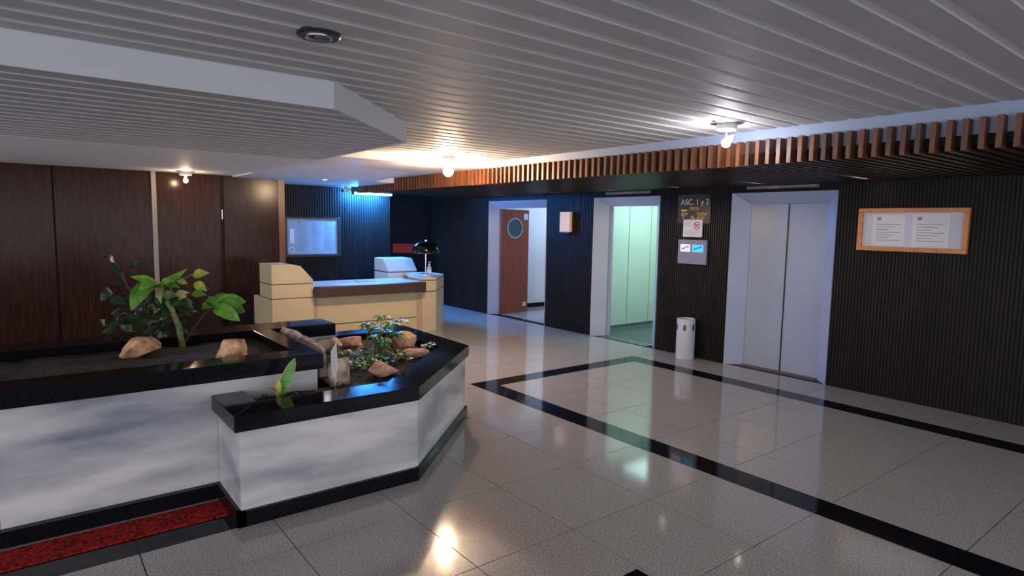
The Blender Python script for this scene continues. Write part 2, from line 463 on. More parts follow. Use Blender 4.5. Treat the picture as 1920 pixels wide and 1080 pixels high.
# ---- slatted timber valance over the lifts
val = thing('trim_2', (-5.6, YV, ZV), 'timber slat valance running above the lift doors', 'valance', kind='structure')
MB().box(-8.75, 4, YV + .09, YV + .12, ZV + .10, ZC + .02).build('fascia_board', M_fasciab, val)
MB().box(-8.76, 4, YV + .085, YV + .13, ZV + .036, ZV + .10).build('backing_beam', M_dark, val)
MB().box(-9.95, 4, YV + .13, WY, ZV + .036, ZV + .06).build('backing_panel', M_dark, val)
MB().box(-10.2, -8.76, YV + .085, YV + .13, ZV + .036, ZB).build('backing_beam', M_dark, val)
sl = {}
sx = -1.782
i = 0
ms = [M_slat, M_slat2, M_slat3]
for kk in range(-22, 100):
    x = sx - 0.0849 * kk
    if x < -10.18: break
    top = 2.342 if x > -8.76 else ZB - .004
    deep = x > -9.9
    mi = random.choice((0, 0, 1, 1, 2))
    key = (top, deep, mi)
    if key not in sl:
        h = top - ZV
        prof = [(0, 0), (.085, 0), (.085, h), (0, h)]
        q = MB().extrude([(0, a, b) for a, b in prof], (.030, 0, 0))
        me = bpy.data.meshes.new('slat'); me.from_pydata([tuple(p) for p in q.v], [], q.f); me.materials.append(ms[mi])
        bm = bmesh.new(); bm.from_mesh(me); bmesh.ops.recalc_face_normals(bm, faces=bm.faces); bm.to_mesh(me); bm.free()
        sl[key] = me
    o = bpy.data.objects.new('slat', sl[key]); COL.objects.link(o); o.parent = val
    o.location = (x - val.location.x, random.uniform(-.004, .004), random.uniform(-.002, .002))
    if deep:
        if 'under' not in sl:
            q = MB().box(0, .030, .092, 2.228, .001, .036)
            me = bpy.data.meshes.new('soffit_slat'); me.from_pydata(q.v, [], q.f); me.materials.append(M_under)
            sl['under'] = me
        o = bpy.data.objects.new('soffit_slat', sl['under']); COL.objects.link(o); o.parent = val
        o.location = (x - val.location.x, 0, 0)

# ---- doors
def frame(par, x0, x1, w, hh, depth=.14):
    yf, yi, yb = WY - .02, WY + depth - .0, WY + depth + .035
    def jamb(xo, xi):
        vs = [(xo, yf, 0), (xi, yi, 0), (xi, yb, 0), (xo, yb, 0), (xo, yf, ZO), (xi, yi, ZO - hh), (xi, yb, ZO - hh), (xo, yb, ZO)]
        MB().add(vs, [(0, 1, 2, 3), (4, 5, 6, 7), (0, 1, 5, 4), (1, 2, 6, 5), (2, 3, 7, 6), (3, 0, 4, 7)]).build('jamb', M_metalw, par)
    jamb(x0, x0 + w); jamb(x1, x1 - w)
    vs = [(x0, yf, ZO), (x1, yf, ZO), (x1 - w, yi, ZO - hh), (x0 + w, yi, ZO - hh), (x0, yb, ZO), (x1, yb, ZO), (x1 - w, yb, ZO - hh), (x0 + w, yb, ZO - hh)]
    MB().add(vs, [(0, 1, 2, 3), (4, 5, 6, 7), (0, 1, 5, 4), (3, 2, 6, 7), (0, 3, 7, 4), (1, 2, 6, 5)]).build('head', M_metalw, par)
FW = 0.165
# closed lift
d3 = thing('door_3', (-3.70, WY, 0), 'closed pale grey two-leaf lift door in a splayed steel frame', 'lift door', kind='structure')
frame(d3, -4.32, -3.08, FW, 0.125)
xi0, xi1 = -4.32 + FW, -3.08 - FW
xm = -3.69
bevel(MB().box(xi0, xm - .006, WY + .145, WY + .17, .012, ZO - .125).build('door_panel', M_liftdoor, d3), .004)
bevel(MB().box(xm + .006, xi1, WY + .155, WY + .18, .012, ZO - .125).build('door_panel', M_liftdoor, d3), .004)
MB().box(xm - .0065, xm + .0065, WY + .150, WY + .19, .012, ZO - .125).build('seam', M_plasticd, d3)
MB().box(xi0, xi1, WY + .06, WY + .19, -.005, .012).build('sill', M_groove, d3)
MB().box(-4.4, -3.0, WY + .192, WY + .23, 0, 2.4).build('light_blocker', M_plasticd, d3)  # unseen board added so no light leaks through the door seam
# open lift with lit cab
d2_ = thing('door_2', (-6.01, WY, 0), 'open lift doorway with splayed frame and bright greenish cab inside', 'lift door', kind='structure')
frame(d2_, -6.63, -5.40, FW, 0.125)
xi0, xi1 = -6.63 + FW, -5.40 - FW
MB().box(xi0 - .02, xi0 + .045, WY + .178, WY + .20, .012, 2.0).build('door_panel', M_liftdoor, d2_)
MB().box(xi0 - .02, xi0 + .012, WY + .20, WY + .225, .012, 2.0).build('door_gap', M_plasticd, d2_)
MB().box(xi0, xi1, WY + .03, WY + .21, -.005, .010).build('sill', M_steel, d2_)
MB().box(xi0, xi1, WY + .10, WY + .115, .008, .013).build('sill_groove', M_plasticd, d2_)
cab = thing('lift_cab', (-6.01, 7.8, 0), 'lit lift cab interior with pale green panelled walls', 'lift cab')
CX0, CX1, CY0, CY1 = -6.78, -5.24, WY + .24, 8.75
MB().box(CX0, CX1, CY0, CY1, -.02, .008).build('cab_floor', M_cabfloor, cab)
MB().box(CX0, CX1, CY0, CY1, 2.25, 2.28).build('cab_ceiling', M_cab, cab)
ys = [CY0, CY0 + .18, CY0 + .72, CY0 + 1.26, CY1]
for a, b in zip(ys[:-1], ys[1:]):
    MB().box(CX0 - .03, CX0, a + .008, b - .008, .08, 2.25).build('wall_panel', M_cab, cab)
    MB().box(CX1, CX1 + .03, a + .008, b - .008, .08, 2.25).build('wall_panel', M_cab, cab)
MB().box(CX0 - .05, CX0 - .028, CY0, CY1, 0, 2.26).build('wall_backing', M_cabjoint, cab)
MB().box(CX1 + .028, CX1 + .05, CY0, CY1, 0, 2.26).build('wall_backing', M_cabjoint, cab)
for a in range(3):
    w = (CX1 - CX0) / 3
    MB().box(CX0 + a * w + .006, CX0 + (a + 1) * w - .006, CY1, CY1 + .03, .08, 2.25).build('wall_panel', M_cab, cab)
MB().box(CX0 - .05, CX1 + .05, CY1 + .028, CY1 + .05, 0, 2.26).build('wall_backing', M_cabjoint, cab)
for a, b in ((CX0, xi0 - .02), (xi1, CX1)):
    MB().box(a, b, WY + .226, CY0, 0, 2.26).build('front_return', M_cab, cab)
MB().box(CX0, CX1, WY + .226, CY0, 1.99, 2.26).build('front_header', M_cab, cab)
MB().box(-6.55, -5.47, 7.2, 8.5, 2.235, 2.248).build('ceiling_light', M_cablight, cab)
# double door to the stair hall
d1_ = thing('door_1', (-8.5, WY, 0), 'reddish wooden double door standing open in a white frame', 'door', kind='structure')
frame(d1_, -9.31, -7.70, 0.12, 0.125)
def leaf_door(hx, hy, ang, wdt, sgn):
    """leaf from hinge (hx,hy) along angle ang in the floor plane"""
    d = V((math.cos(ang), math.sin(ang), 0)); n = V((-d.y, d.x, 0)) * .02
    h = V((hx, hy, 0)); e = h + d * wdt
    return h, e, d, n
h, e, d, n = leaf_door(-9.17, WY + .17, math.radians(92), .66, 1)
lf = MB().prism([tuple((h + n)[:2]), tuple((e + n)[:2]), tuple((e - n)[:2]), tuple((h - n)[:2])], .012, 1.945).build('door_leaf', M_door, d1_)
bevel(lf, .004)
c = h + d * .31 + V((0, 0, 1.60)) - n * 1.0
def disc_on(c, d, nn, r, t, segs=28, r_in=None):
    q = MB(); up = V((0, 0, 1)); nn = nn.normalized()
    pts = [c + d * (r * math.cos(2 * math.pi * k / segs)) + up * (r * 1.0 * math.sin(2 * math.pi * k / segs)) for k in range(segs)]
    if r_in is None:
        q.extrude(pts, nn * t)
    else:
        inn = [c + d * (r_in * math.cos(2 * math.pi * k / segs)) + up * (r_in * math.sin(2 * math.pi * k / segs)) for k in range(segs)]
        a = [p + nn * t for p in pts]; b = [p + nn * t for p in inn]
        vs = pts + inn + a + b; s = segs
        fs = []
        for k in range(s):
            j = (k + 1) % s
            fs += [(2 * s + k, 2 * s + j, 3 * s + j, 3 * s + k), (k, j, 2 * s + j, 2 * s + k), (s + k, s + j, 3 * s + j, 3 * s + k), (k, j, s + j, s + k)]
        q.add(vs, fs)
    return q
nn = -n.normalized()      # towards +X
disc_on(c, d, nn, .195, .012, r_in=.165).build('porthole_rim', M_steel, lf)
disc_on(c, d, nn, .166, .004).build('porthole_glass', M_glass, lf)
def plate_on(h, d, nn, a, b, z0, z1, t, name, material, par, base=.021):
    q = MB(); p0 = h + d * a + nn * base; p1 = h + d * b + nn * base
    q.extrude([p0 + V((0, 0, z0)), p1 + V((0, 0, z0)), p1 + V((0, 0, z1)), p0 + V((0, 0, z1))], nn * t)
    return q.build(name, material, par)
plate_on(h, d, nn, .53, .63, 1.76, 1.87, .002, 'sticker', M_paperl, lf)
plate_on(h, d, nn, .54, .62, .12, .20, .002, 'sticker', M_paperl, lf)
h2, e2, dd2, n2 = leaf_door(-7.83, WY + .17, math.radians(137), .66, 1)
lf2 = MB().prism([tuple((h2 + n2)[:2]), tuple((e2 + n2)[:2]), tuple((e2 - n2)[:2]), tuple((h2 - n2)[:2])], .012, 1.945).build('door_leaf', M_door, d1_)
bevel(lf2, .004)
MB().box(-7.845, -7.825, WY + .115, WY + .14, .98, 1.10).build('strike_plate', M_plasticd, d1_)
MB().box(-9.19, -7.82, WY + .10, WY + .17, -.004, .004).build('threshold', M_blackf, d1_)
hall = thing('wall_hall', (-8.6, 8.0, 0), 'bluish white stair hall seen through the open double door', 'hall', kind='structure')
MB().box(-9.72, -9.66, WY + .18, 9.6, 0, 2.42).build('hall_wall', M_white, hall)
MB().box(-7.2, -7.14, WY + .18, 9.6, 0, 2.42).build('hall_wall', M_white, hall)
MB().box(-9.72, -7.14, 9.6, 9.66, 0, 2.42).build('hall_wall', M_white, hall)
MB().box(-9.72, -7.14, WY + .18, 9.66, 2.42, 2.46).build('hall_ceiling', M_white, hall)
MB().box(-9.72, -7.14, WY + .172, 9.66, -.03, .0).build('hall_floor', M_floor, hall)
MB().box(-9.66, -9.645, WY + .18, 9.6, 0, .085).build('hall_skirting', M_blackf, hall)
MB().box(-9.66, -7.2, 9.585, 9.6, 0, .085).build('hall_skirting', M_blackf, hall)
MB().box(-8.9, -8.6, 7.9, 9.1, 2.385, 2.418).build('hall_lamp', M_hall, hall)

# ================================================================== PLANTERS
def ring(outer, inner, z0, z1, name, material, par, skip=()):
    n = len(outer)
    for i in range(n):
        if i in skip: continue
        j = (i + 1) % n
        o = MB().prism([outer[i], outer[j], inner[j], inner[i]], z0, z1).build(name, material, par)
        bevel(o, .004)
def slabs(path, t, z0, z1, name, material, par, cuts=None, gap=.0015):
    """vertical cladding slabs along an open path; outside on the right-hand side"""
    for (a, b, nseg) in path:
        a, b = V((*a, 0)), V((*b, 0)); d = (b - a); n = V((d.y, -d.x, 0)).normalized()
        for s in range(nseg):
            p = a + d * (s / nseg) + d.normalized() * gap; q = a + d * ((s + 1) / nseg) - d.normalized() * gap
            MB().prism([tuple(p[:2]), tuple(q[:2]), tuple((q - n * t)[:2]), tuple((p - n * t)[:2])], z0, z1).build(name, material, par)
def soil_mesh(poly, z, name, par, step=.055, amp=.018, seed=0, mound=None):
    q = MB()
    xs = [p[0] for p in poly]; ys = [p[1] for p in poly]
    nx = int((max(xs) - min(xs)) / step) + 1; ny = int((max(ys) - min(ys)) / step) + 1
    def inside(x, y):
        c = False; n = len(poly)
        for i in range(n):
            (xa, ya), (xb, yb) = poly[i], poly[(i + 1) % n]
            if (ya > y) != (yb > y) and x < (xb - xa) * (y - ya) / (yb - ya) + xa: c = not c
        return c
    idx = {}
    for i in range(nx + 1):
        for j in range(ny + 1):
            x = min(xs) + i * step; y = min(ys) + j * step
            zz = z + amp * noise.noise(V((x * 5, y * 5, seed))) + amp * .7 * noise.noise(V((x * 17, y * 17, seed + 3)))
            if mound: zz += mound(x, y)
            idx[i, j] = len(q.v); q.v.append((x, y, zz))
    for i in range(nx):
        for j in range(ny):
            if inside(min(xs) + (i + .5) * step, min(ys) + (j + .5) * step):
                q.f.append((idx[i, j], idx[i + 1, j], idx[i + 1, j + 1], idx[i, j + 1]))
    q.smooth = True
    return q.build(name, M_soil, par)

ZL, TL = 0.62, 0.09       # lower planter cap top / thickness
low = thing('planter', (-4.3, 1.9, 0), 'low angular marble planter with black granite rim and rocky soil bed', 'planter')
LO = [(-3.40, 0.82), (-3.40, 1.925), (-4.36, 2.955), (-5.60, 2.985), (-5.60, 1.53), (-3.92, 1.53), (-3.92, 0.82)]
LI = [(-3.635, 1.0), (-3.635, 1.825), (-4.465, 2.715), (-5.38, 2.735), (-5.38, 1.53), (-3.92, 1.53), (-3.92, 1.0)]
ring(LO, LI, ZL - TL, ZL, 'granite_cap', M_black, low, skip=(4, 5))
slabs([((-3.43, .85), (-3.43, 1.935), 1), ((-3.43, 1.935), (-4.37, 2.925), 3), ((-4.37, 2.925), (-5.57, 2.955), 2), ((-3.895, .85), (-3.43, .85), 1)], .03, .085, ZL - TL, 'marble_slab', M_marble, low)
slabs([((-5.57, 2.955), (-5.57, 1.6), 2)], .03, .085, ZL - TL, 'marble_slab', M_marble, low)
slabs([((-3.405, .83), (-3.405, 1.93), 1), ((-3.405, 1.93), (-4.36, 2.945), 1), ((-4.36, 2.945), (-5.59, 2.975), 1), ((-5.59, 2.975), (-5.59, 1.6), 1), ((-3.86, .83), (-3.405, .83), 1)], .04, 0, .085, 'granite_plinth', M_black, low, gap=0)
soil_mesh([(-3.60, .96), (-3.60, 1.86), (-4.44, 2.76), (-5.42, 2.78), (-5.42, 1.55), (-3.93, 1.55), (-3.93, .96)], .565, 'soil', low, seed=1)
gr = MB()
for k in range(520):
    x, y = random.uniform(-5.3, -3.66), random.uniform(1.02, 2.66)
    if y < 1.56 and x < -3.9: continue
    if (x + 3.66) * .89 + 0 > 0: continue
    if y - 1.8 > (-3.66 - x) * 1.05: continue
    s = random.uniform(.006, .016)
    gr.add([(x - s, y, .57), (x + s, y - s, .572), (x + s * .4, y + s, .571), (x, y, .575 + s)], [(0, 1, 3), (1, 2, 3), (2, 0, 3)])
tag(gr.build('soil_grit', M_grit, low), kind='stuff')

ZU, TU = 0.80, 0.10       # upper planter
up = thing('planter', (-4.6, 0.3, 0), 'tall marble planter with thick black granite rim and broad-leaved plant', 'planter')
YL = -1.8
UO = [(-3.885, YL), (-3.885, 1.49), (-5.0, 1.49), (-5.0, 2.03), (-5.32, 2.03), (-5.32, YL)]
def capslab(poly): return bevel(MB().prism(poly, ZU - TU, ZU).build('granite_cap', M_black, up), .004)
capslab([(-3.885, YL), (-3.885, 1.49), (-4.10, 1.36), (-4.10, YL)])
capslab([(-3.885, 1.492), (-5.0, 1.492), (-5.0, 1.36), (-4.102, 1.36)])
capslab([(-5.002, YL), (-5.002, 2.03), (-5.32, 2.03), (-5.32, YL)])
slabs([((-3.91, YL), (-3.91, 1.46), 2), ((-3.91, 1.46), (-5.02, 1.46), 1), ((-5.03, 1.46), (-5.03, 2.0), 1), ((-5.03, 2.0), (-5.29, 2.0), 1), ((-5.29, 2.0), (-5.29, YL), 2)], .03, .085, ZU - TU, 'marble_slab', M_marble, up)
slabs([((-3.865, YL), (-3.865, 1.40), 1)], .045, 0, .085, 'granite_plinth', M_black, up, gap=0)
soil_mesh([(-4.06, YL), (-4.06, 1.40), (-5.04, 1.40), (-5.04, YL)], .735, 'soil', up, seed=5)
MB().tube([onz(487, 628, .765), onz(543, 656, .765)], [.012, .012], 6).build('edge_bar', M_groove, up)
# red carpet strip in the recess
carp = MB().box(-3.818, -3.602, -1.6, .828, 0.0, .010).build('carpet_strip', M_red, loc=(-3.71, -.4, 0))
tag(carp, 'strip of red carpet lying at the foot of the tall planter', 'carpet')

# ---- rocks
def rock(u, v, z, size, material, label, seed, plane='z', rot=0.0, sharp=1.0, sink=.25):
    p = onz(u, v, z)
    bm = bmesh.new(); bmesh.ops.create_icosphere(bm, subdivisions=4, radius=1)
    rnd = random.Random(seed)
    planes = [(V((rnd.gauss(0, 1), rnd.gauss(0, 1), rnd.gauss(0, .6))).normalized(), rnd.uniform(.52, .80)) for _ in range(13)]
    planes.append((V((0, 0, 1)), .72))
    for vt in bm.verts:
        co = vt.co.copy()
        for nrm, dd in planes:
            k = co.dot(nrm) - dd
            if k > 0: co -= nrm * k * sharp
        co *= 1.18 + .10 * noise.noise(co * 2.2 + V((seed, 0, 0))) + .05 * noise.noise(co * 6 + V((seed, 4, 0))) + .025 * noise.noise(co * 15 + V((seed, 4, 0)))
        vt.co = V((co.x * size[0], co.y * size[1], co.z * size[2]))
    me = bpy.data.meshes.new('rock'); bm.to_mesh(me); bm.free()
    for f in me.polygons: f.use_smooth = True
    try: me.set_sharp_from_angle(angle=math.radians(24))
    except Exception: pass
    me.materials.append(material)
    o = bpy.data.objects.new('rock', me); COL.objects.link(o)
    o.location = (p.x, p.y, z + size[2] * (1 - sink) * .72)
    o.rotation_euler = (0, 0, rot)
    tag(o, label, 'rock', 'rocks in the planters')
    return o
# size given along local x, y (local y = world Y when rot = 0, which runs left to right in view)
rock(268, 662, .745, (.13, .135, .075), M_rock_o, 'orange flat rock at the far left of the tall planter', 11)
rock(436, 672, .745, (.085, .125, .088), M_rock_o, 'blocky orange brown rock near the corner of the tall planter', 23)
rock(652, 648, .575, (.10, .145, .055), M_rock_p, 'flat salmon rock at the back of the low planter', 5)
rock(616, 656, .575, (.09, .10, .075), M_rock_g, 'brown lumpy rock behind the white plant tag', 17)
rock(757, 656, .575, (.11, .115, .11), M_rock_p, 'tilted pink slab rock beside the seedling tree', 31)
rock(773, 670, .575, (.075, .125, .05), M_rock_p, 'long flat pink rock at the right rim of the low planter', 41)
rock(717, 703, .575, (.085, .105, .062), M_rock_p, 'rounded pink rock lying nearest the low planter rim', 53)
rock(640, 716, .575, (.075, .075, .12), M_rock_g, 'grey upright rock just right of the white plant tag', 61)
# long grey rock against the tall planter
q = MB(); top = [(505, 614), (528, 613), (550, 620), (572, 634), (592, 646), (606, 657)]
for i, (u, v) in enumerate(top):
    p = ony(u, v, 1.60)
    w = (.035, .055, .06, .06, .05, .03)[i]
    for dy, zz in ((-w, .56), (-w * .8, p.z - .03), (-w * .2, p.z), (w * .7, p.z - .012), (w, .56)):
        q.v.append((p.x + random.uniform(-.008, .008), p.y + dy, zz))
n5 = 5
for i in range(len(top) - 1):
    for k in range(n5):
        q.f.append((i * n5 + k, i * n5 + (k + 1) % n5, (i + 1) * n5 + (k + 1) % n5, (i + 1) * n5 + k))
q.f += [tuple(range(n5)), tuple((len(top) - 1) * n5 + k for k in range(n5))]
lr = q.build('long_rock', M_rock_g, loc=(-4.7, 1.6, .56))
bm = bmesh.new(); bm.from_mesh(lr.data)
bmesh.ops.subdivide_edges(bm, edges=bm.edges, cuts=4, use_grid_fill=True)
bmesh.ops.recalc_face_normals(bm, faces=bm.faces)
for vt in bm.verts:
    vt.co += vt.normal * (.016 * noise.noise(vt.co * 9) + .008 * noise.noise(vt.co * 26))
bm.to_mesh(lr.data); bm.free()
tag(lr, 'long pale grey rock leaning along the tall planter', 'rock', 'rocks in the planters')

# ---- plants
CAMN = V((.75, -.45, .5))
bp = onz(343, 647, .74)
plant = thing('leafy_plant', bp, 'tall broad-leaved plant with yellowing leaves in the tall planter', 'plant')
XP = bp.x
def pp(u, v, dx=0.0): return onx(u, v, XP + dx)
MB().tube([bp - V((0, 0, .02)), pp(335, 612), pp(322, 580), pp(305, 553), pp(293, 534)], [.022, .02, .018, .014, .010], 8).build('stem', M_stem, plant)
MB().tube([bp, pp(360, 620, -.03), pp(382, 590, -.05), pp(400, 574, -.05)], [.010, .008, .007, .006], 6).build('stem', M_stemb, plant)
MB().tube([pp(322, 580), pp(312, 555, .03), pp(300, 535, .05)], [.008, .007, .006], 6).build('stem', M_stem, plant)
MB().tube([pp(293, 534), pp(318, 529), pp(345, 522), pp(362, 514)], [.007, .006, .005, .004], 6).build('stem', M_stem, plant)
MB().tube([pp(316, 530), pp(322, 545), pp(318, 560), pp(328, 552)], [.005, .004, .004, .003], 6).build('stem', M_stem, plant)
def leaf(par, a, b, w, mat_, da=0, db=0, sag=.12, nrm=CAMN, lobes=0, prof=None, fold=.2):
    kw = {'prof': prof} if prof else {}
    return MB().blade(pp(*a, da), pp(*b, db), w, nrm, sag, fold, lobes=lobes, **kw).build('leaf', mat_, par)
LP = (.1, .55, .9, 1, .92, .95, .75, .5, .05)
leaf(plant, (296, 530), (246, 582), .13, M_leaf, 0, .12, .22, prof=LP)
leaf(plant, (292, 532), (254, 566), .10, M_leafb, 0, .05, .2, prof=LP)
leaf(plant, (294, 530), (244, 519), .055, M_leafb, 0, -.1, .1)
leaf(plant, (306, 528), (352, 503), .05, M_leafb, 0, .0, -.12)
leaf(plant, (300, 531), (330, 527), .055, M_leafb, 0, .1, .1)
leaf(plant, (361, 517), (393, 512), .075, M_leafy, 0, .05, .12)
leaf(plant, (364, 530), (388, 546), .07, M_leafy, 0, .05, .15)
leaf(plant, (328, 552), (356, 549), .05, M_leafp, 0, .05, .1)
leaf(plant, (334, 562), (352, 555), .04, M_leafp, 0, .1, .1)
leaf(plant, (358, 553), (388, 553), .06, M_leaf, 0, 0, .18)
leaf(plant, (300, 536), (302, 570), .05, M_leafp, 0, .15, .1)
leaf(plant, (298, 534), (310, 556), .05, M_leafb, 0, .08, .1)
leaf(plant, (312, 545), (340, 575), .08, M_leaf, -.05, -.1, .15)
leaf(plant, (296, 532), (262, 545), .10, M_leafb, 0, .1, .2, prof=LP)
leaf(plant, (310, 530), (338, 540), .06, M_leaf, 0, .1, .15)
leaf(plant, (330, 526), (352, 532), .05, M_leafy, 0, .0, .1)
leaf(plant, (318, 560), (362, 568), .07, M_leaf, -.1, -.1, .15)
# lobed leaf on the right
leaf(plant, (400, 572), (378, 580), .09, M_leaf, -.05, .02, .1)
leaf(plant, (400, 572), (392, 555), .08, M_leaf, -.05, -.1, .1)
leaf(plant, (400, 572), (436, 556), .12, M_leaf, -.05, -.08, .1, prof=LP)
leaf(plant, (400, 570), (461, 566), .12, M_leafb, -.05, .0, .14, prof=LP)
leaf(plant, (402, 573), (460, 585), .13, M_leaf, -.05, .08, .18, prof=LP)
leaf(plant, (402, 575), (450, 602), .11, M_leafb, -.05, .12, .2, prof=LP)
leaf(plant, (404, 575), (424, 590), .09, M_leaf, -.05, .08, .1)
# dark bush behind
bb = onz(285, 646, .745)
bush = thing('shrub', bb, 'dark leafy shrub at the back left of the tall planter', 'plant')
MB().tube([bb - V((0, 0, .02)), onx(280, 590, bb.x), onx(268, 550, bb.x), onx(258, 515, bb.x)], [.012, .010, .008, .005], 6).build('stem', M_stemb, bush)
MB().tube([bb, onx(310, 595, bb.x), onx(335, 575, bb.x)], [.010, .007, .005], 6).build('stem', M_stemb, bush)
rl = random.Random(3)
for k in range(110):
    u, v = rl.gauss(285, 42), rl.gauss(585, 24)
    if u > 372: continue
    xx = bb.x + rl.uniform(-.28, .12)
    a = onx(u, v, xx); ang = rl.uniform(0, 6.28)
    b = a + V((rl.uniform(-.06, .06), math.cos(ang) * .10, math.sin(ang) * .06 - .02))
    if b.z < .76 or a.z < .76: continue
    MB().blade(a, b, rl.uniform(.04, .07), V((.7, -.3 + rl.uniform(-.6, .6), rl.uniform(.2, .9))), .12).build('leaf', M_leafd, bush)
for (u, v, u2, v2) in ((248, 503, 240, 496), (250, 498, 272, 495), (246, 508, 258, 512), (225, 500, 205, 512), (220, 505, 232, 520), (215, 490, 190, 480)):
    MB().blade(onx(u, v, bb.x), onx(u2, v2, bb.x + .05), .05, CAMN, .15).build('leaf', M_leafd, bush)
MB().tube([onx(280, 590, bb.x), onx(240, 540, bb.x), onx(216, 492, bb.x)], [.008, .007, .004], 6).build('stem', M_stemb, bush)

# seedling tree in the low planter
sp = onz(712, 664, .575)
seed = thing('umbrella_seedling', sp, 'small bright green umbrella seedling standing in the low planter', 'plant')
def star(par, c, r, n, mat_, tilt, droop=.35):
    q = MB()
    for k in range(n):
        a = 2 * math.pi * k / n + tilt
        dv = V((math.cos(a), math.sin(a), -droop + .25 * math.sin(a * 2 + tilt)))
        q.blade(c, c + dv * r, r * .42, V((0.2, -.1, 1)), .12)
    return q.build('leaf_cluster', mat_, par)
for i, (u, v, r, mt, k) in enumerate(((715, 593, .085, M_leafb, 0), (735, 606, .10, M_leafb, 1), (752, 600, .09, M_leafb, 2), (690, 607, .085, M_leaf, 3), (708, 615, .10, M_leaf, 4), (726, 622, .11, M_leaf, 5), (702, 630, .10, M_leaf, 6), (745, 625, .10, M_leafb, 7), (716, 640, .10, M_leafb, 8), (686, 611, .06, M_leaf, 9))):
    c = onx(u, v, sp.x + ((k * 37) % 10 - 5) * .012)
    MB().tube([sp, (sp + c) / 2 + V((0, 0, .02)), c], [.006, .004, .003], 6).build('stem', M_stem, seed)
    star(seed, c, r, 7, mt, k * .5)
# creeping ground-cover tufts
def tuft(u, v, n, r, mt, label, sd):
    c = onz(u, v, .575); rr = random.Random(sd)
    t = thing('ground_cover', c, label, 'plant', 'creeping plants between the rocks')
    q = MB()
    for k in range(n):
        a = rr.uniform(0, 6.28); d = rr.uniform(.15, 1) * r
        b0 = c + V((math.cos(a) * d, math.sin(a) * d, rr.uniform(.01, .05)))
        a2 = rr.uniform(0, 6.28); l = rr.uniform(.035, .07)
        q.blade(b0, b0 + V((math.cos(a2) * l, math.sin(a2) * l, rr.uniform(-.01, .035))), l * .6, V((.3, -.2, 1)), .15)
    q.build('foliage', mt, t)
    q = MB()
    for k in range(max(4, n // 5)):
        a = rr.uniform(0, 6.28); d = rr.uniform(.2, .9) * r
        q.tube([c - V((0, 0, .01)), c + V((math.cos(a) * d * .6, math.sin(a) * d * .6, .035)), c + V((math.cos(a) * d, math.sin(a) * d, .02))], .003, 4)
    q.build('runners', M_stem, t)
tuft(596, 654, 34, .16, M_leafv, 'creeping plant against the long grey rock', 1)
tuft(690, 668, 40, .17, M_leafv, 'variegated creeping plant in the middle of the low planter', 2)
tuft(745, 676, 34, .14, M_leafv, 'creeping plant in front of the long flat pink rock', 3)
tuft(668, 690, 44, .17, M_leaf, 'darker green creeping plant beside the grey upright rock', 4)
tuft(735, 648, 30, .13, M_leafv, 'creeping plant under the umbrella seedling', 6)
tuft(806, 656, 12, .07, M_leafv, 'tiny pale creeping sprig in the far right soil corner', 7)
tuft(645, 672, 26, .12, M_leafv, 'creeping plant behind the white plant tag', 8)
tuft(700, 684, 24, .10, M_leafb, 'bright green creeping plant behind the rounded pink rock', 9)
# snake plant
sn = onz(525, 748, .575)
snake = thing('snake_plant', sn, 'single upright snake plant leaf beside the low planter rim', 'plant')
SPF = (.35, .75, .95, 1, .95, .85, .6, .03)
def sp_(u, v, dx=0): return onx(u, v, sn.x + dx)
MB().blade(sp_(524, 745), sp_(552, 673, .02), .060, V((.8, -.3, .1)), .06, .25, SPF).build('leaf', M_snake, snake)
MB().blade(sp_(523, 746, -.004), sp_(553, 671, .016), .070, V((.8, -.3, .1)), .06, .25, SPF).build('leaf_margin', M_snakey, snake)
MB().blade(sp_(521, 745, .01), sp_(523, 712, .02), .035, V((.8, -.3, .1)), .05, .25, SPF).build('leaf', M_snakey, snake)
MB().blade(sp_(523, 745, .02), sp_(504, 727, .06), .022, V((.4, -.3, .8)), .15, .25).build('leaf', M_leafd, snake)
# white plant tag
tp = onz(629, 724, .575)
tagt = thing('plant_tag', tp, 'white pointed marker on a thin stake in the low planter', 'marker')
MB().tube([tp - V((0, 0, .03)), onx(629, 700, tp.x)], .005, 6).build('stake', M_plasticw, tagt)
q = MB().extrude([onx(621, 702, tp.x), onx(620, 660, tp.x), onx(630, 641, tp.x), onx(633, 690, tp.x), onx(628, 708, tp.x)], (.006, 0, 0))
q.build('blade', mat('tag_white', (.75, .66, .68), .6), tagt)
q = MB()
for k, vv in enumerate((664, 672, 680, 688)):
    a, b = onx(624, vv, tp.x + .008), onx(629, vv - 1, tp.x + .008)
    q.extrude([a, b, b + V((0, 0, .004)), a + V((0, 0, .004))], (.001, 0, 0))
q.build('writing', M_ink, tagt)

# ================================================================== RECEPTION
desk = thing('reception_desk', (-8.6, 3.9, 0), 'cream reception desk with brown front edge and stepped end pedestals', 'reception desk')
XF = -8.22
# left pedestal
def ped_block(z0, z1, prof=None, nm='pedestal_block'):
    if prof: return MB().extrude([(XF, y, z) for y, z in prof], (-.52, 0, 0)).build(nm, M_cream, desk)
    return MB().box(XF - .52, XF, 2.48, 3.03, z0, z1).build(nm, M_cream, desk)
bevel(ped_block(0, .628), .005)
bevel(ped_block(.640, .818), .005)
bevel(ped_block(0, 0, [(2.48, .830), (3.03, .830), (3.03, .872), (2.86, 1.062), (2.76, 1.083), (2.48, 1.083)]), .006)
MB().box(XF - .51, XF - .006, 2.486, 3.024, .626, .642).build('groove', M_groove, desk)
MB().box(XF - .51, XF - .006, 2.486, 3.024, .816, .832).build('groove', M_groove, desk)
MB().box(-9.1, -8.74, 2.50, 2.54, 0, .61).build('side_panel', M_cream, desk)
MB().box(-9.1, -8.735, 2.495, 2.50, .20, .215).build('groove', M_groove, desk)
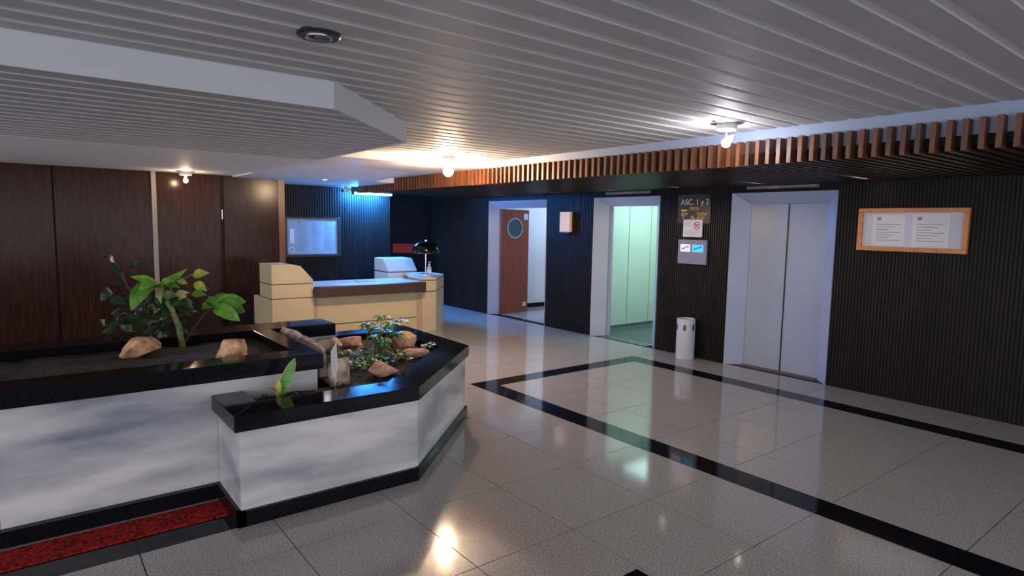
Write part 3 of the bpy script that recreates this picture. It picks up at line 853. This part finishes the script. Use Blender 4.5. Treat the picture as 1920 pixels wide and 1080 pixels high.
# front panel and worktop
bevel(MB().box(XF - .09, XF - .05, 3.03, 4.73, .24, .66).build('front_panel', M_cream, desk), .004)
bevel(MB().box(XF - .09, XF - .05, 3.03, 4.73, 0, .226).build('front_panel', M_cream, desk), .004)
MB().box(XF - .09, XF - .058, 3.03, 4.73, .224, .242).build('groove', M_groove, desk)
MB().box(XF - .09, XF - .035, 3.035, 3.10, 0, .66).build('pilaster', M_cream2, desk)
MB().box(XF - .09, XF - .035, 4.64, 4.73, 0, .66).build('pilaster', M_cream2, desk)
bevel(MB().box(-9.02, -8.14, 3.03, 4.73, .745, .775).build('worktop', M_desktop, desk), .004)
bevel(MB().prism([(-8.14, 3.03), (-8.10, 3.09), (-8.10, 4.705), (-8.20, 4.705), (-8.20, 3.03)], .635, .782).build('front_fascia', M_fasciabrown, desk), .004)
# right tower with canted end
TW = [(XF, 4.715), (XF, 4.95), (-8.78, 5.43), (-9.25, 5.43), (-9.25, 5.02), (-8.70, 4.715)]
TI = [(XF - .006, 4.72), (XF - .006, 4.947), (-8.782, 5.424), (-9.25, 5.424), (-9.25, 5.03), (-8.70, 4.72)]
bevel(MB().prism(TW, 0, .614).build('tower_block', M_cream, desk), .004)
MB().prism(TI, .612, .630).build('groove', M_groove, desk)
bevel(MB().prism(TW, .628, .788).build('tower_block', M_cream, desk), .004)
MB().prism(TI, .786, .802).build('groove', M_groove, desk)
bevel(MB().prism(TW, .800, .832).build('tower_top', M_cream, desk), .004)
MB().prism([(-8.26, 4.76), (-8.26, 4.935), (-8.79, 5.39), (-9.22, 5.39), (-9.22, 5.06), (-8.69, 4.755)], .832, .835).build('top_inlay', M_desktop, desk)
# return and console at the back right
MB().box(-9.36, -8.72, 4.98, 5.32, .785, .815).build('return_top', M_cream, desk)
MB().box(-9.36, -8.72, 5.28, 5.32, 0, .785).build('return_panel', M_cream, desk)
MB().box(-9.36, -8.9, 4.30, 4.98, .70, .728).build('return_worktop', M_desktop, desk)
MB().box(-9.34, -9.30, 4.74, 5.26, 0, .70).build('return_leg', M_cream, desk)
con = [(-9.90, .845), (-9.37, .845), (-9.37, .86), (-9.56, 1.055), (-9.90, 1.06)]
bevel(MB().extrude([(x, 4.72, z) for x, z in con], (0, .54, 0)).build('console_top', mat('console_laminate', (.72, .78, .76), .35), desk), .006)
MB().box(-9.89, -9.385, 4.726, 5.254, .826, .846).build('groove', M_groove, desk)
bevel(MB().box(-9.90, -9.37, 4.72, 5.26, 0, .828).build('console_base', MATS['console_laminate'], desk), .005)

# table lamp
tl = V((-8.80, 5.10, .835))
lamp = thing('table_lamp', tl, 'black dome table lamp with chrome stem on the desk tower', 'lamp')
MB().lathe([(0, 0), (.10, 0), (.10, .010), (.03, .018), (0, .018)], tl, 28).build('base', M_chrome, lamp)
MB().lathe([(.011, .015), (.011, .45), (0, .45)], tl, 12).build('stem', M_chrome, lamp)
pr = [(.225, .345), (.222, .40), (.205, .45), (.170, .49), (.115, .52), (.05, .535), (0, .538)]
pin = [(r * .975, h - .006) for r, h in pr[::-1]]
q = MB(); q.lathe(pr + pin[1:] + [pr[0]], tl, 36)
q.build('lamp_shade', M_blackgloss, lamp)
MB().lathe([(0, .535), (.022, .535), (.022, .556), (0, .562)], tl, 14).build('finial', M_chrome, lamp)
# sanitizer bottle
sb = V((-8.62, 5.06, .835))
bot = thing('pump_bottle', sb, 'clear hand sanitizer pump bottle beside the table lamp', 'bottle')
MB().lathe([(0, 0), (.034, 0), (.037, .01), (.037, .11), (.030, .135), (.014, .15), (.014, .16), (0, .16)], sb, 20).build('body', M_gel, bot)
MB().lathe([(0, .158), (.017, .158), (.017, .178), (.006, .18), (.006, .205), (0, .205)], sb, 14).build('collar', M_plasticw, bot)
MB().box(sb.x - .008, sb.x + .035, sb.y - .008, sb.y + .008, sb.z + .203, sb.z + .215).build('pump_head', M_plasticw, bot)
MB().lathe([(.0375, .035), (.0375, .095)], sb, 20).build('label', M_paperl, bot)
# things on the worktop
pa = onz(688, 527, .777)
o = MB().box(pa.x - .10, pa.x + .10, pa.y - .16, pa.y + .10, .776, .786).build('paper_pad', mat('pad_yellow', (.62, .52, .26), .7), loc=(pa.x, pa.y, .776))
tag(o, 'yellowish paper pad lying on the desk worktop', 'paper pad')
pa = onz(650, 533, .777)
o = MB().box(pa.x - .11, pa.x + .11, pa.y - .15, pa.y + .15, .776, .779).build('paper_sheet', M_paper, loc=(pa.x, pa.y, .776))
tag(o, 'white sheet of paper on the desk left of the pad', 'paper')
# glazed directory board on the back wall
brd = thing('directory_board', (-10.588, 3.9, 1.1), 'black-framed directory board on the blue-lit wall', 'notice board')
by0, by1, bz0, bz1, bx = 3.445, 4.36, 1.085, 1.705, -10.588
MB().box(bx, bx + .03, by0, by1, bz0, bz1).build('backing', M_boardface, brd)
for (a, b, c_, d_) in ((by0 - .03, by1 + .03, bz1 - .005, bz1 + .025), (by0 - .03, by1 + .03, bz0 - .035, bz0 + .01), (by0 - .03, by0 + .012, bz0, bz1), (by1 - .03, by1 + .03, bz0, bz1)):
    bevel(MB().box(bx, bx + .05, a, b, c_, d_).build('frame', M_plasticd, brd), .003)
q = MB(); rr = random.Random(9)
for r in range(17):
    zz = bz1 - .06 - r * .030
    for cx in range(3):
        y0 = by0 + .22 + cx * .215
        q.box(bx + .03, bx + .032, y0, y0 + rr.uniform(.09, .18), zz, zz + .010)
q.build('name_rows', mat('board_lettering', (.26, .33, .36), .6), brd)
MB().box(bx + .03, bx + .034, by0 + .055, by0 + .125, bz0 + .20, bz0 + .44).build('white_card', M_paper, brd)
MB().box(bx + .03, bx + .033, by0 + .19, by0 + .215, bz1 - .075, bz1 - .05).build('red_mark', M_redink, brd)
q = MB().lathe([(.05, .031), (.05, .034), (.036, .034), (.036, .031), (.05, .031)], (bx, by0 + .085, bz0 + .09), 20, 'x')
q.build('emblem_ring', M_paper, brd)
# blue tube light
tube = thing('tube_light', (-10.31, 4.9, 2.157), 'glowing blue fluorescent tube at the top of the back wall', 'tube light')
MB().box(-10.34, -10.28, 4.50, 5.29, 2.178, ZB).build('batten', M_plasticd, tube)
MB().tube([(-10.31, 4.54, 2.157), (-10.31, 5.25, 2.157)], .014, 12).build('tube', M_tube, tube)
for yy in (4.526, 5.264): MB().box(-10.335, -10.285, yy - .012, yy + .012, 2.138, 2.18).build('end_cap', M_plasticd, tube)
# security camera
sc = V((-10.36, 4.42, ZB))
scm = thing('security_camera', sc - V((0, 0, .07)), 'small security camera under the ceiling by the blue tube', 'camera')
MB().lathe([(0, 0), (.035, 0), (.035, -.018), (.012, -.022), (.012, -.05), (0, -.05)], sc, 14).build('mount', M_plasticw, scm)
MB().tube([sc + V((-.02, .07, -.055)), sc + V((.03, -.08, -.075))], .03, 12).build('housing', M_plasticw, scm)
MB().tube([sc + V((.031, -.083, -.0755)), sc + V((.035, -.095, -.0775))], .024, 12).build('lens', M_plasticd, scm)
# red sign in the alcove
rs = thing('red_sign', (-11.4, 6.1, 1.06), 'dim red horizontal sign on the dark alcove wall behind the lamp', 'sign')
MB().box(-11.40, -11.385, 5.84, 6.42, 1.05, 1.235).build('sign_board', M_redsign, rs)
MB().box(-11.385, -11.383, 5.87, 6.39, 1.195, 1.207).build('stripe', M_inkd, rs)

# ================================================================== LIFT WALL FITTINGS
YP = WY - .010
# lift sign
sg = thing('lift_sign', (-4.855, YP, 1.72), 'smoked plate reading ASC. 1 y 2 PISOS 9 AL 20', 'sign')
MB().box(-5.105, -4.610, YP - .006, YP, 1.715, 2.082).build('plate', M_plate, sg)
yt = YP - .0075
text('ASC. 1 y 2', .098, -5.06, yt, 1.955, M_letterw, sg)
text('PISOS', .058, -4.925, yt, 1.885, M_orange, sg)
text('9º', .12, -5.05, yt, 1.775, M_orange, sg)
text('AL', .062, -4.905, yt, 1.775, M_yellow, sg)
text('20º', .12, -4.815, yt, 1.775, M_orange, sg)
MB().box(-5.05, -4.96, yt - .0005, yt, 1.872, 1.892).build('lettering_bar', M_yellow, sg)
# paper notice with prohibition ring
nt_ = thing('paper_notice', (-4.86, YP, 1.545), 'white paper notice with red prohibition ring above the indicator panel', 'notice')
MB().box(-5.005, -4.715, YP - .0105, YP - .0085, 1.545, 1.765).build('sheet', M_paper, nt_)
def ring_y(cx, cz, r0, r1, y, name, material, par):
    q = MB(); s = 28
    for k in range(s):
        a, b = 2 * math.pi * k / s, 2 * math.pi * (k + 1) / s
        q.add([(cx + r1 * math.cos(a), y, cz + r1 * math.sin(a)), (cx + r1 * math.cos(b), y, cz + r1 * math.sin(b)), (cx + r0 * math.cos(b), y, cz + r0 * math.sin(b)), (cx + r0 * math.cos(a), y, cz + r0 * math.sin(a))], [(0, 1, 2, 3)])
    return q.build(name, material, par)
cx, cz, yy = -4.800, 1.690, YP - .0115
ring_y(cx, cz, .040, .050, yy, 'prohibition_ring', M_redink, nt_)
q = MB().extrude([(cx - .034, yy - .0004, cz + .028), (cx - .028, yy - .0004, cz + .034), (cx + .034, yy - .0004, cz - .028), (cx + .028, yy - .0004, cz - .034)], (0, -.0004, 0))
q.build('slash', M_redink, nt_)
q = MB().box(cx - .020, cx + .014, yy - .0003, yy, cz - .006, cz + .010).box(cx - .020, cx - .014, yy - .0003, yy, cz - .026, cz - .005).box(cx + .008, cx + .014, yy - .0003, yy, cz - .026, cz - .005).box(cx + .010, cx + .026, yy - .0003, yy, cz + .006, cz + .022).box(cx - .028, cx - .018, yy - .0003, yy, cz + .006, cz + .018)
q.build('dog_figure', M_inkd, nt_)
q = MB()
for k in range(4): q.box(-4.985, -4.985 + (.12, .105, .125, .09)[k], yy - .0003, yy, 1.735 - k * .022, 1.740 - k * .022)
for k in range(3): q.box(-4.985, -4.985 + (.24, .22, .235)[k], yy - .0003, yy, 1.620 - k * .022, 1.625 - k * .022)
q.build('text_lines', M_ink, nt_)
# indicator panel with two displays
ip = thing('indicator_panel', (-4.84, YP, 1.2), 'grey lift indicator panel with two small lit displays', 'display panel')
bevel(MB().box(-5.055, -4.625, YP - .035, YP, 1.20, 1.51).build('housing', M_panelgrey, ip), .005)
for a, b, mt in ((-5.015, -4.865, M_scr1), (-4.835, -4.670, M_scr2)):
    s = MB().box(a, b, YP - .037, YP - .034, 1.355, 1.450).build('display', mt, ip)
    w = b - a; zz = (.375, .395, .385, .412, .398, .425, .405)
    up_ = [(a + w * (.12 + .125 * k), YP - .037, 1 + zz[k] + .012) for k in range(7)]
    dn = [(p[0], p[1], p[2] - .014) for p in up_[::-1]]
    q = MB().extrude(up_ + dn, (0, -.0008, 0))
    q.build('display_figure', mat('display_mark', (.10, .05, .25), .5) if mt is M_scr1 else mat('display_mark2', (.02, .10, .35), .5), s)
# wall sconce
so = thing('wall_sconce', (-7.18, YP, 1.54), 'peach rectangular wall sconce between the wooden door and open lift', 'wall light')
MB().box(-7.29, -7.07, YP - .03, YP, 1.545, 1.875).build('back_plate', M_woodedge, so)
bevel(MB().box(-7.295, -7.065, YP - .085, YP - .03, 1.565, 1.875).build('diffuser', M_sconce, so), .008)
MB().box(-7.297, -7.063, YP - .087, YP - .002, 1.543, 1.565).build('lower_rail', M_fasciabrown, so)
# framed notice board at the right
nb = thing('framed_notice', (-2.4, YP, 1.47), 'orange wood framed notice case at the right end of the lift wall', 'notice board')
fx0, fx1, fz0, fz1, fw = -2.845, -1.90, 1.465, 1.885, .042
MB().box(fx0 + .01, fx1 - .01, YP - .02, YP, fz0 + .01, fz1 - .01).build('backing', M_paperl, nb)
for (a, b, c_, d_) in ((fx0, fx1, fz1 - fw, fz1), (fx0, fx1, fz0, fz0 + fw), (fx0, fx0 + fw, fz0 + fw, fz1 - fw), (fx1 - fw, fx1, fz0 + fw, fz1 - fw)):
    bevel(MB().box(a, b, YP - .05, YP, c_, d_).build('frame', M_frameo, nb), .004)
for a, b in ((-2.715, -2.42), (-2.36, -2.05)):
    s = MB().box(a, b, YP - .024, YP - .020, fz0 + .055, fz1 - .06).build('sheet', M_paper, nb)
    q = MB()
    q.box(a + .04, a + .08, YP - .0245, YP - .024, fz1 - .115, fz1 - .085)
    for k in range(7): q.box(a + .04, b - .04 - .05 * (k % 3), YP - .0245, YP - .024, fz1 - .16 - k * .026, fz1 - .154 - k * .026)
    q.build('text_lines', M_ink, s)
# litter bin
bn = V((-4.80, 6.585, 0))
bin_ = thing('litter_bin', bn, 'pale grey cylindrical ashtray bin between the two lifts', 'bin')
MB().lathe([(0, 0), (.112, 0), (.115, .006), (.115, .50), (.110, .512), (.100, .514), (.095, .495), (0, .49)], bn, 36).build('body', M_bin, bin_)
for a in (-122, -62, -182, -2):
    ar = math.radians(a); t = V((-math.sin(ar), math.cos(ar), 0)); rad = V((math.cos(ar), math.sin(ar), 0))
    q = MB(); pts = []
    for k in range(20):
        th = 2 * math.pi * k / 20
        da = .021 * math.cos(th) / .115
        pts.append(bn + V((math.cos(ar + da), math.sin(ar + da), 0)) * .1155 + V((0, 0, .405 + .042 * math.sin(th))))
    q.extrude(pts, rad * .0015)
    q.build('opening', M_groove, bin_)
# light bars over the lifts, under the valance
for a, b, lab in ((-6.36, -5.55, 'grey metal bar mounted above the open lift'), (-4.11, -3.28, 'grey metal bar mounted above the closed lift')):
    o = bevel(MB().box(a, b, WY - .06, WY - .012, ZV - .035, ZV - .002).build('metal_bar', mat('bar_grey', (.22, .21, .20), .5), loc=((a + b) / 2, WY - .03, ZV - .035)), .003)
    tag(o, lab, 'metal bar', 'bars above the lifts')

# ================================================================== LAMPS
def ceiling_bulb(p, zc, bulb, label, rb=.042, side=None):
    """round ceiling rose with short rod and bare bulb at p"""
    p = V(p); t = thing('ceiling_lamp', (p.x, p.y, zc), label, 'ceiling light', 'bare-bulb ceiling lamps')
    MB().lathe([(0, 0), (.12, 0), (.12, -.006), (.105, -.010), (0, -.010)], (p.x, p.y, zc), 28).build('recess_ring', M_steel, t)
    MB().lathe([(0, -.010), (.075, -.010), (.075, -.048), (.068, -.055), (0, -.055)], (p.x, p.y, zc), 28).build('ceiling_rose', M_plasticw, t)
    off = V(side) if side else V((0, 0, 0))
    q = p + off
    MB().tube([(p.x, p.y, zc - .05), (p.x, p.y, max(p.z, zc - .10)), tuple(q + V((0, 0, .0)) if side else (p.x, p.y, p.z + rb + .01))], .008, 8).build('rod', M_plasticw, t)
    d = (off if side else V((0, 0, 1))).normalized()
    MB().tube([p + d * (rb * .75), p + d * (rb * .75 + .05)], [.022, .018], 12).build('socket', M_plasticw, t)
    bm = bmesh.new(); bmesh.ops.create_icosphere(bm, subdivisions=2, radius=rb)
    me = bpy.data.meshes.new('bulb'); bm.to_mesh(me); bm.free()
    for f in me.polygons: f.use_smooth = True
    me.materials.append(bulb)
    o = bpy.data.objects.new('bulb', me); COL.objects.link(o); o.parent = t; o.location = p - V(t['_o'])
    return t
ceiling_bulb((-6.16, 3.86, 2.25), ZC, M_warm, 'bare warm white bulb glaring at the far end of the ceiling', .058)
ceiling_bulb((-2.72, 4.11, 2.284), ZC, M_cool, 'bare cool white bulb on a ceiling rose near the closed lift', .034, side=(.06, .02, .05))
ceiling_bulb((-9.20, 1.70, 2.16), ZS, M_warm2, 'small warm bulb glowing close to the veneer wall', .030)
# recessed downlight, lit, over the reception
def downlight(x, y, z, r, label, lit):
    t = thing('downlight', (x, y, z), label, 'downlight')
    MB().lathe([(r, 0), (r, -.008), (r * .80, -.010), (r * .78, -.002), (r * .78, 0)], (x, y, z), 24).build('ring', M_steel, t)
    MB().lathe([(0, -.003), (r * .78, -.003), (r * .78, -.001)], (x, y, z), 24).build('lens' if lit else 'opening', M_down if lit else M_plasticd, t)
    return t
downlight(-8.90, 3.47, ZB, .055, 'small lit recessed downlight over the reception desk', True)
# lit downlights between the slats above the lift doors
def gapx(x):      # nearest gap between two slats
    k = round((sx - x) / .0849); return sx - .0849 * k + .0575
for n_, (x, lab) in enumerate(((-2.68, 'beyond the notice case'), (-3.78, 'over the closed lift'), (-4.885, 'over the litter bin'), (-6.01, 'over the open lift'), (-7.12, 'over the wall sconce'), (-8.45, 'over the wooden double door'))):
    x = gapx(x)
    t = thing('valance_downlight', (x, 6.39, ZV + .034), 'small recessed downlight between valance slats ' + lab, 'downlight', 'downlights in the valance')
    MB().lathe([(0, 0), (.026, 0), (.026, -.003), (0, -.003)], (x, 6.39, ZV + .0358), 16).build('lens', M_down, t)
# unlit round fitting in the foreground ceiling
c = onz(598, 64, ZC)
t = thing('recessed_spot', (c.x, c.y, ZC), 'unlit round black recessed spotlight in the foreground ceiling', 'downlight')
MB().lathe([(.088, .004), (.090, -.008), (.082, -.014), (.060, -.012), (.058, .0), (.058, .004)], c, 32).build('outer_ring', M_plasticd, t)
MB().lathe([(.058, -.002), (.056, -.018), (.048, -.020), (.040, -.012), (.040, 0)], c, 32).build('inner_ring', M_steel, t)
MB().lathe([(0, -.004), (.041, -.004), (.041, 0)], c, 24).build('opening', M_plasticd, t)
MB().lathe([(0, -.006), (.020, -.006), (.020, -.012), (0, -.012)], c, 16).build('lamp_face', M_blackgloss, t)

for o in bpy.data.objects:
    if '_o' in o: del o['_o']
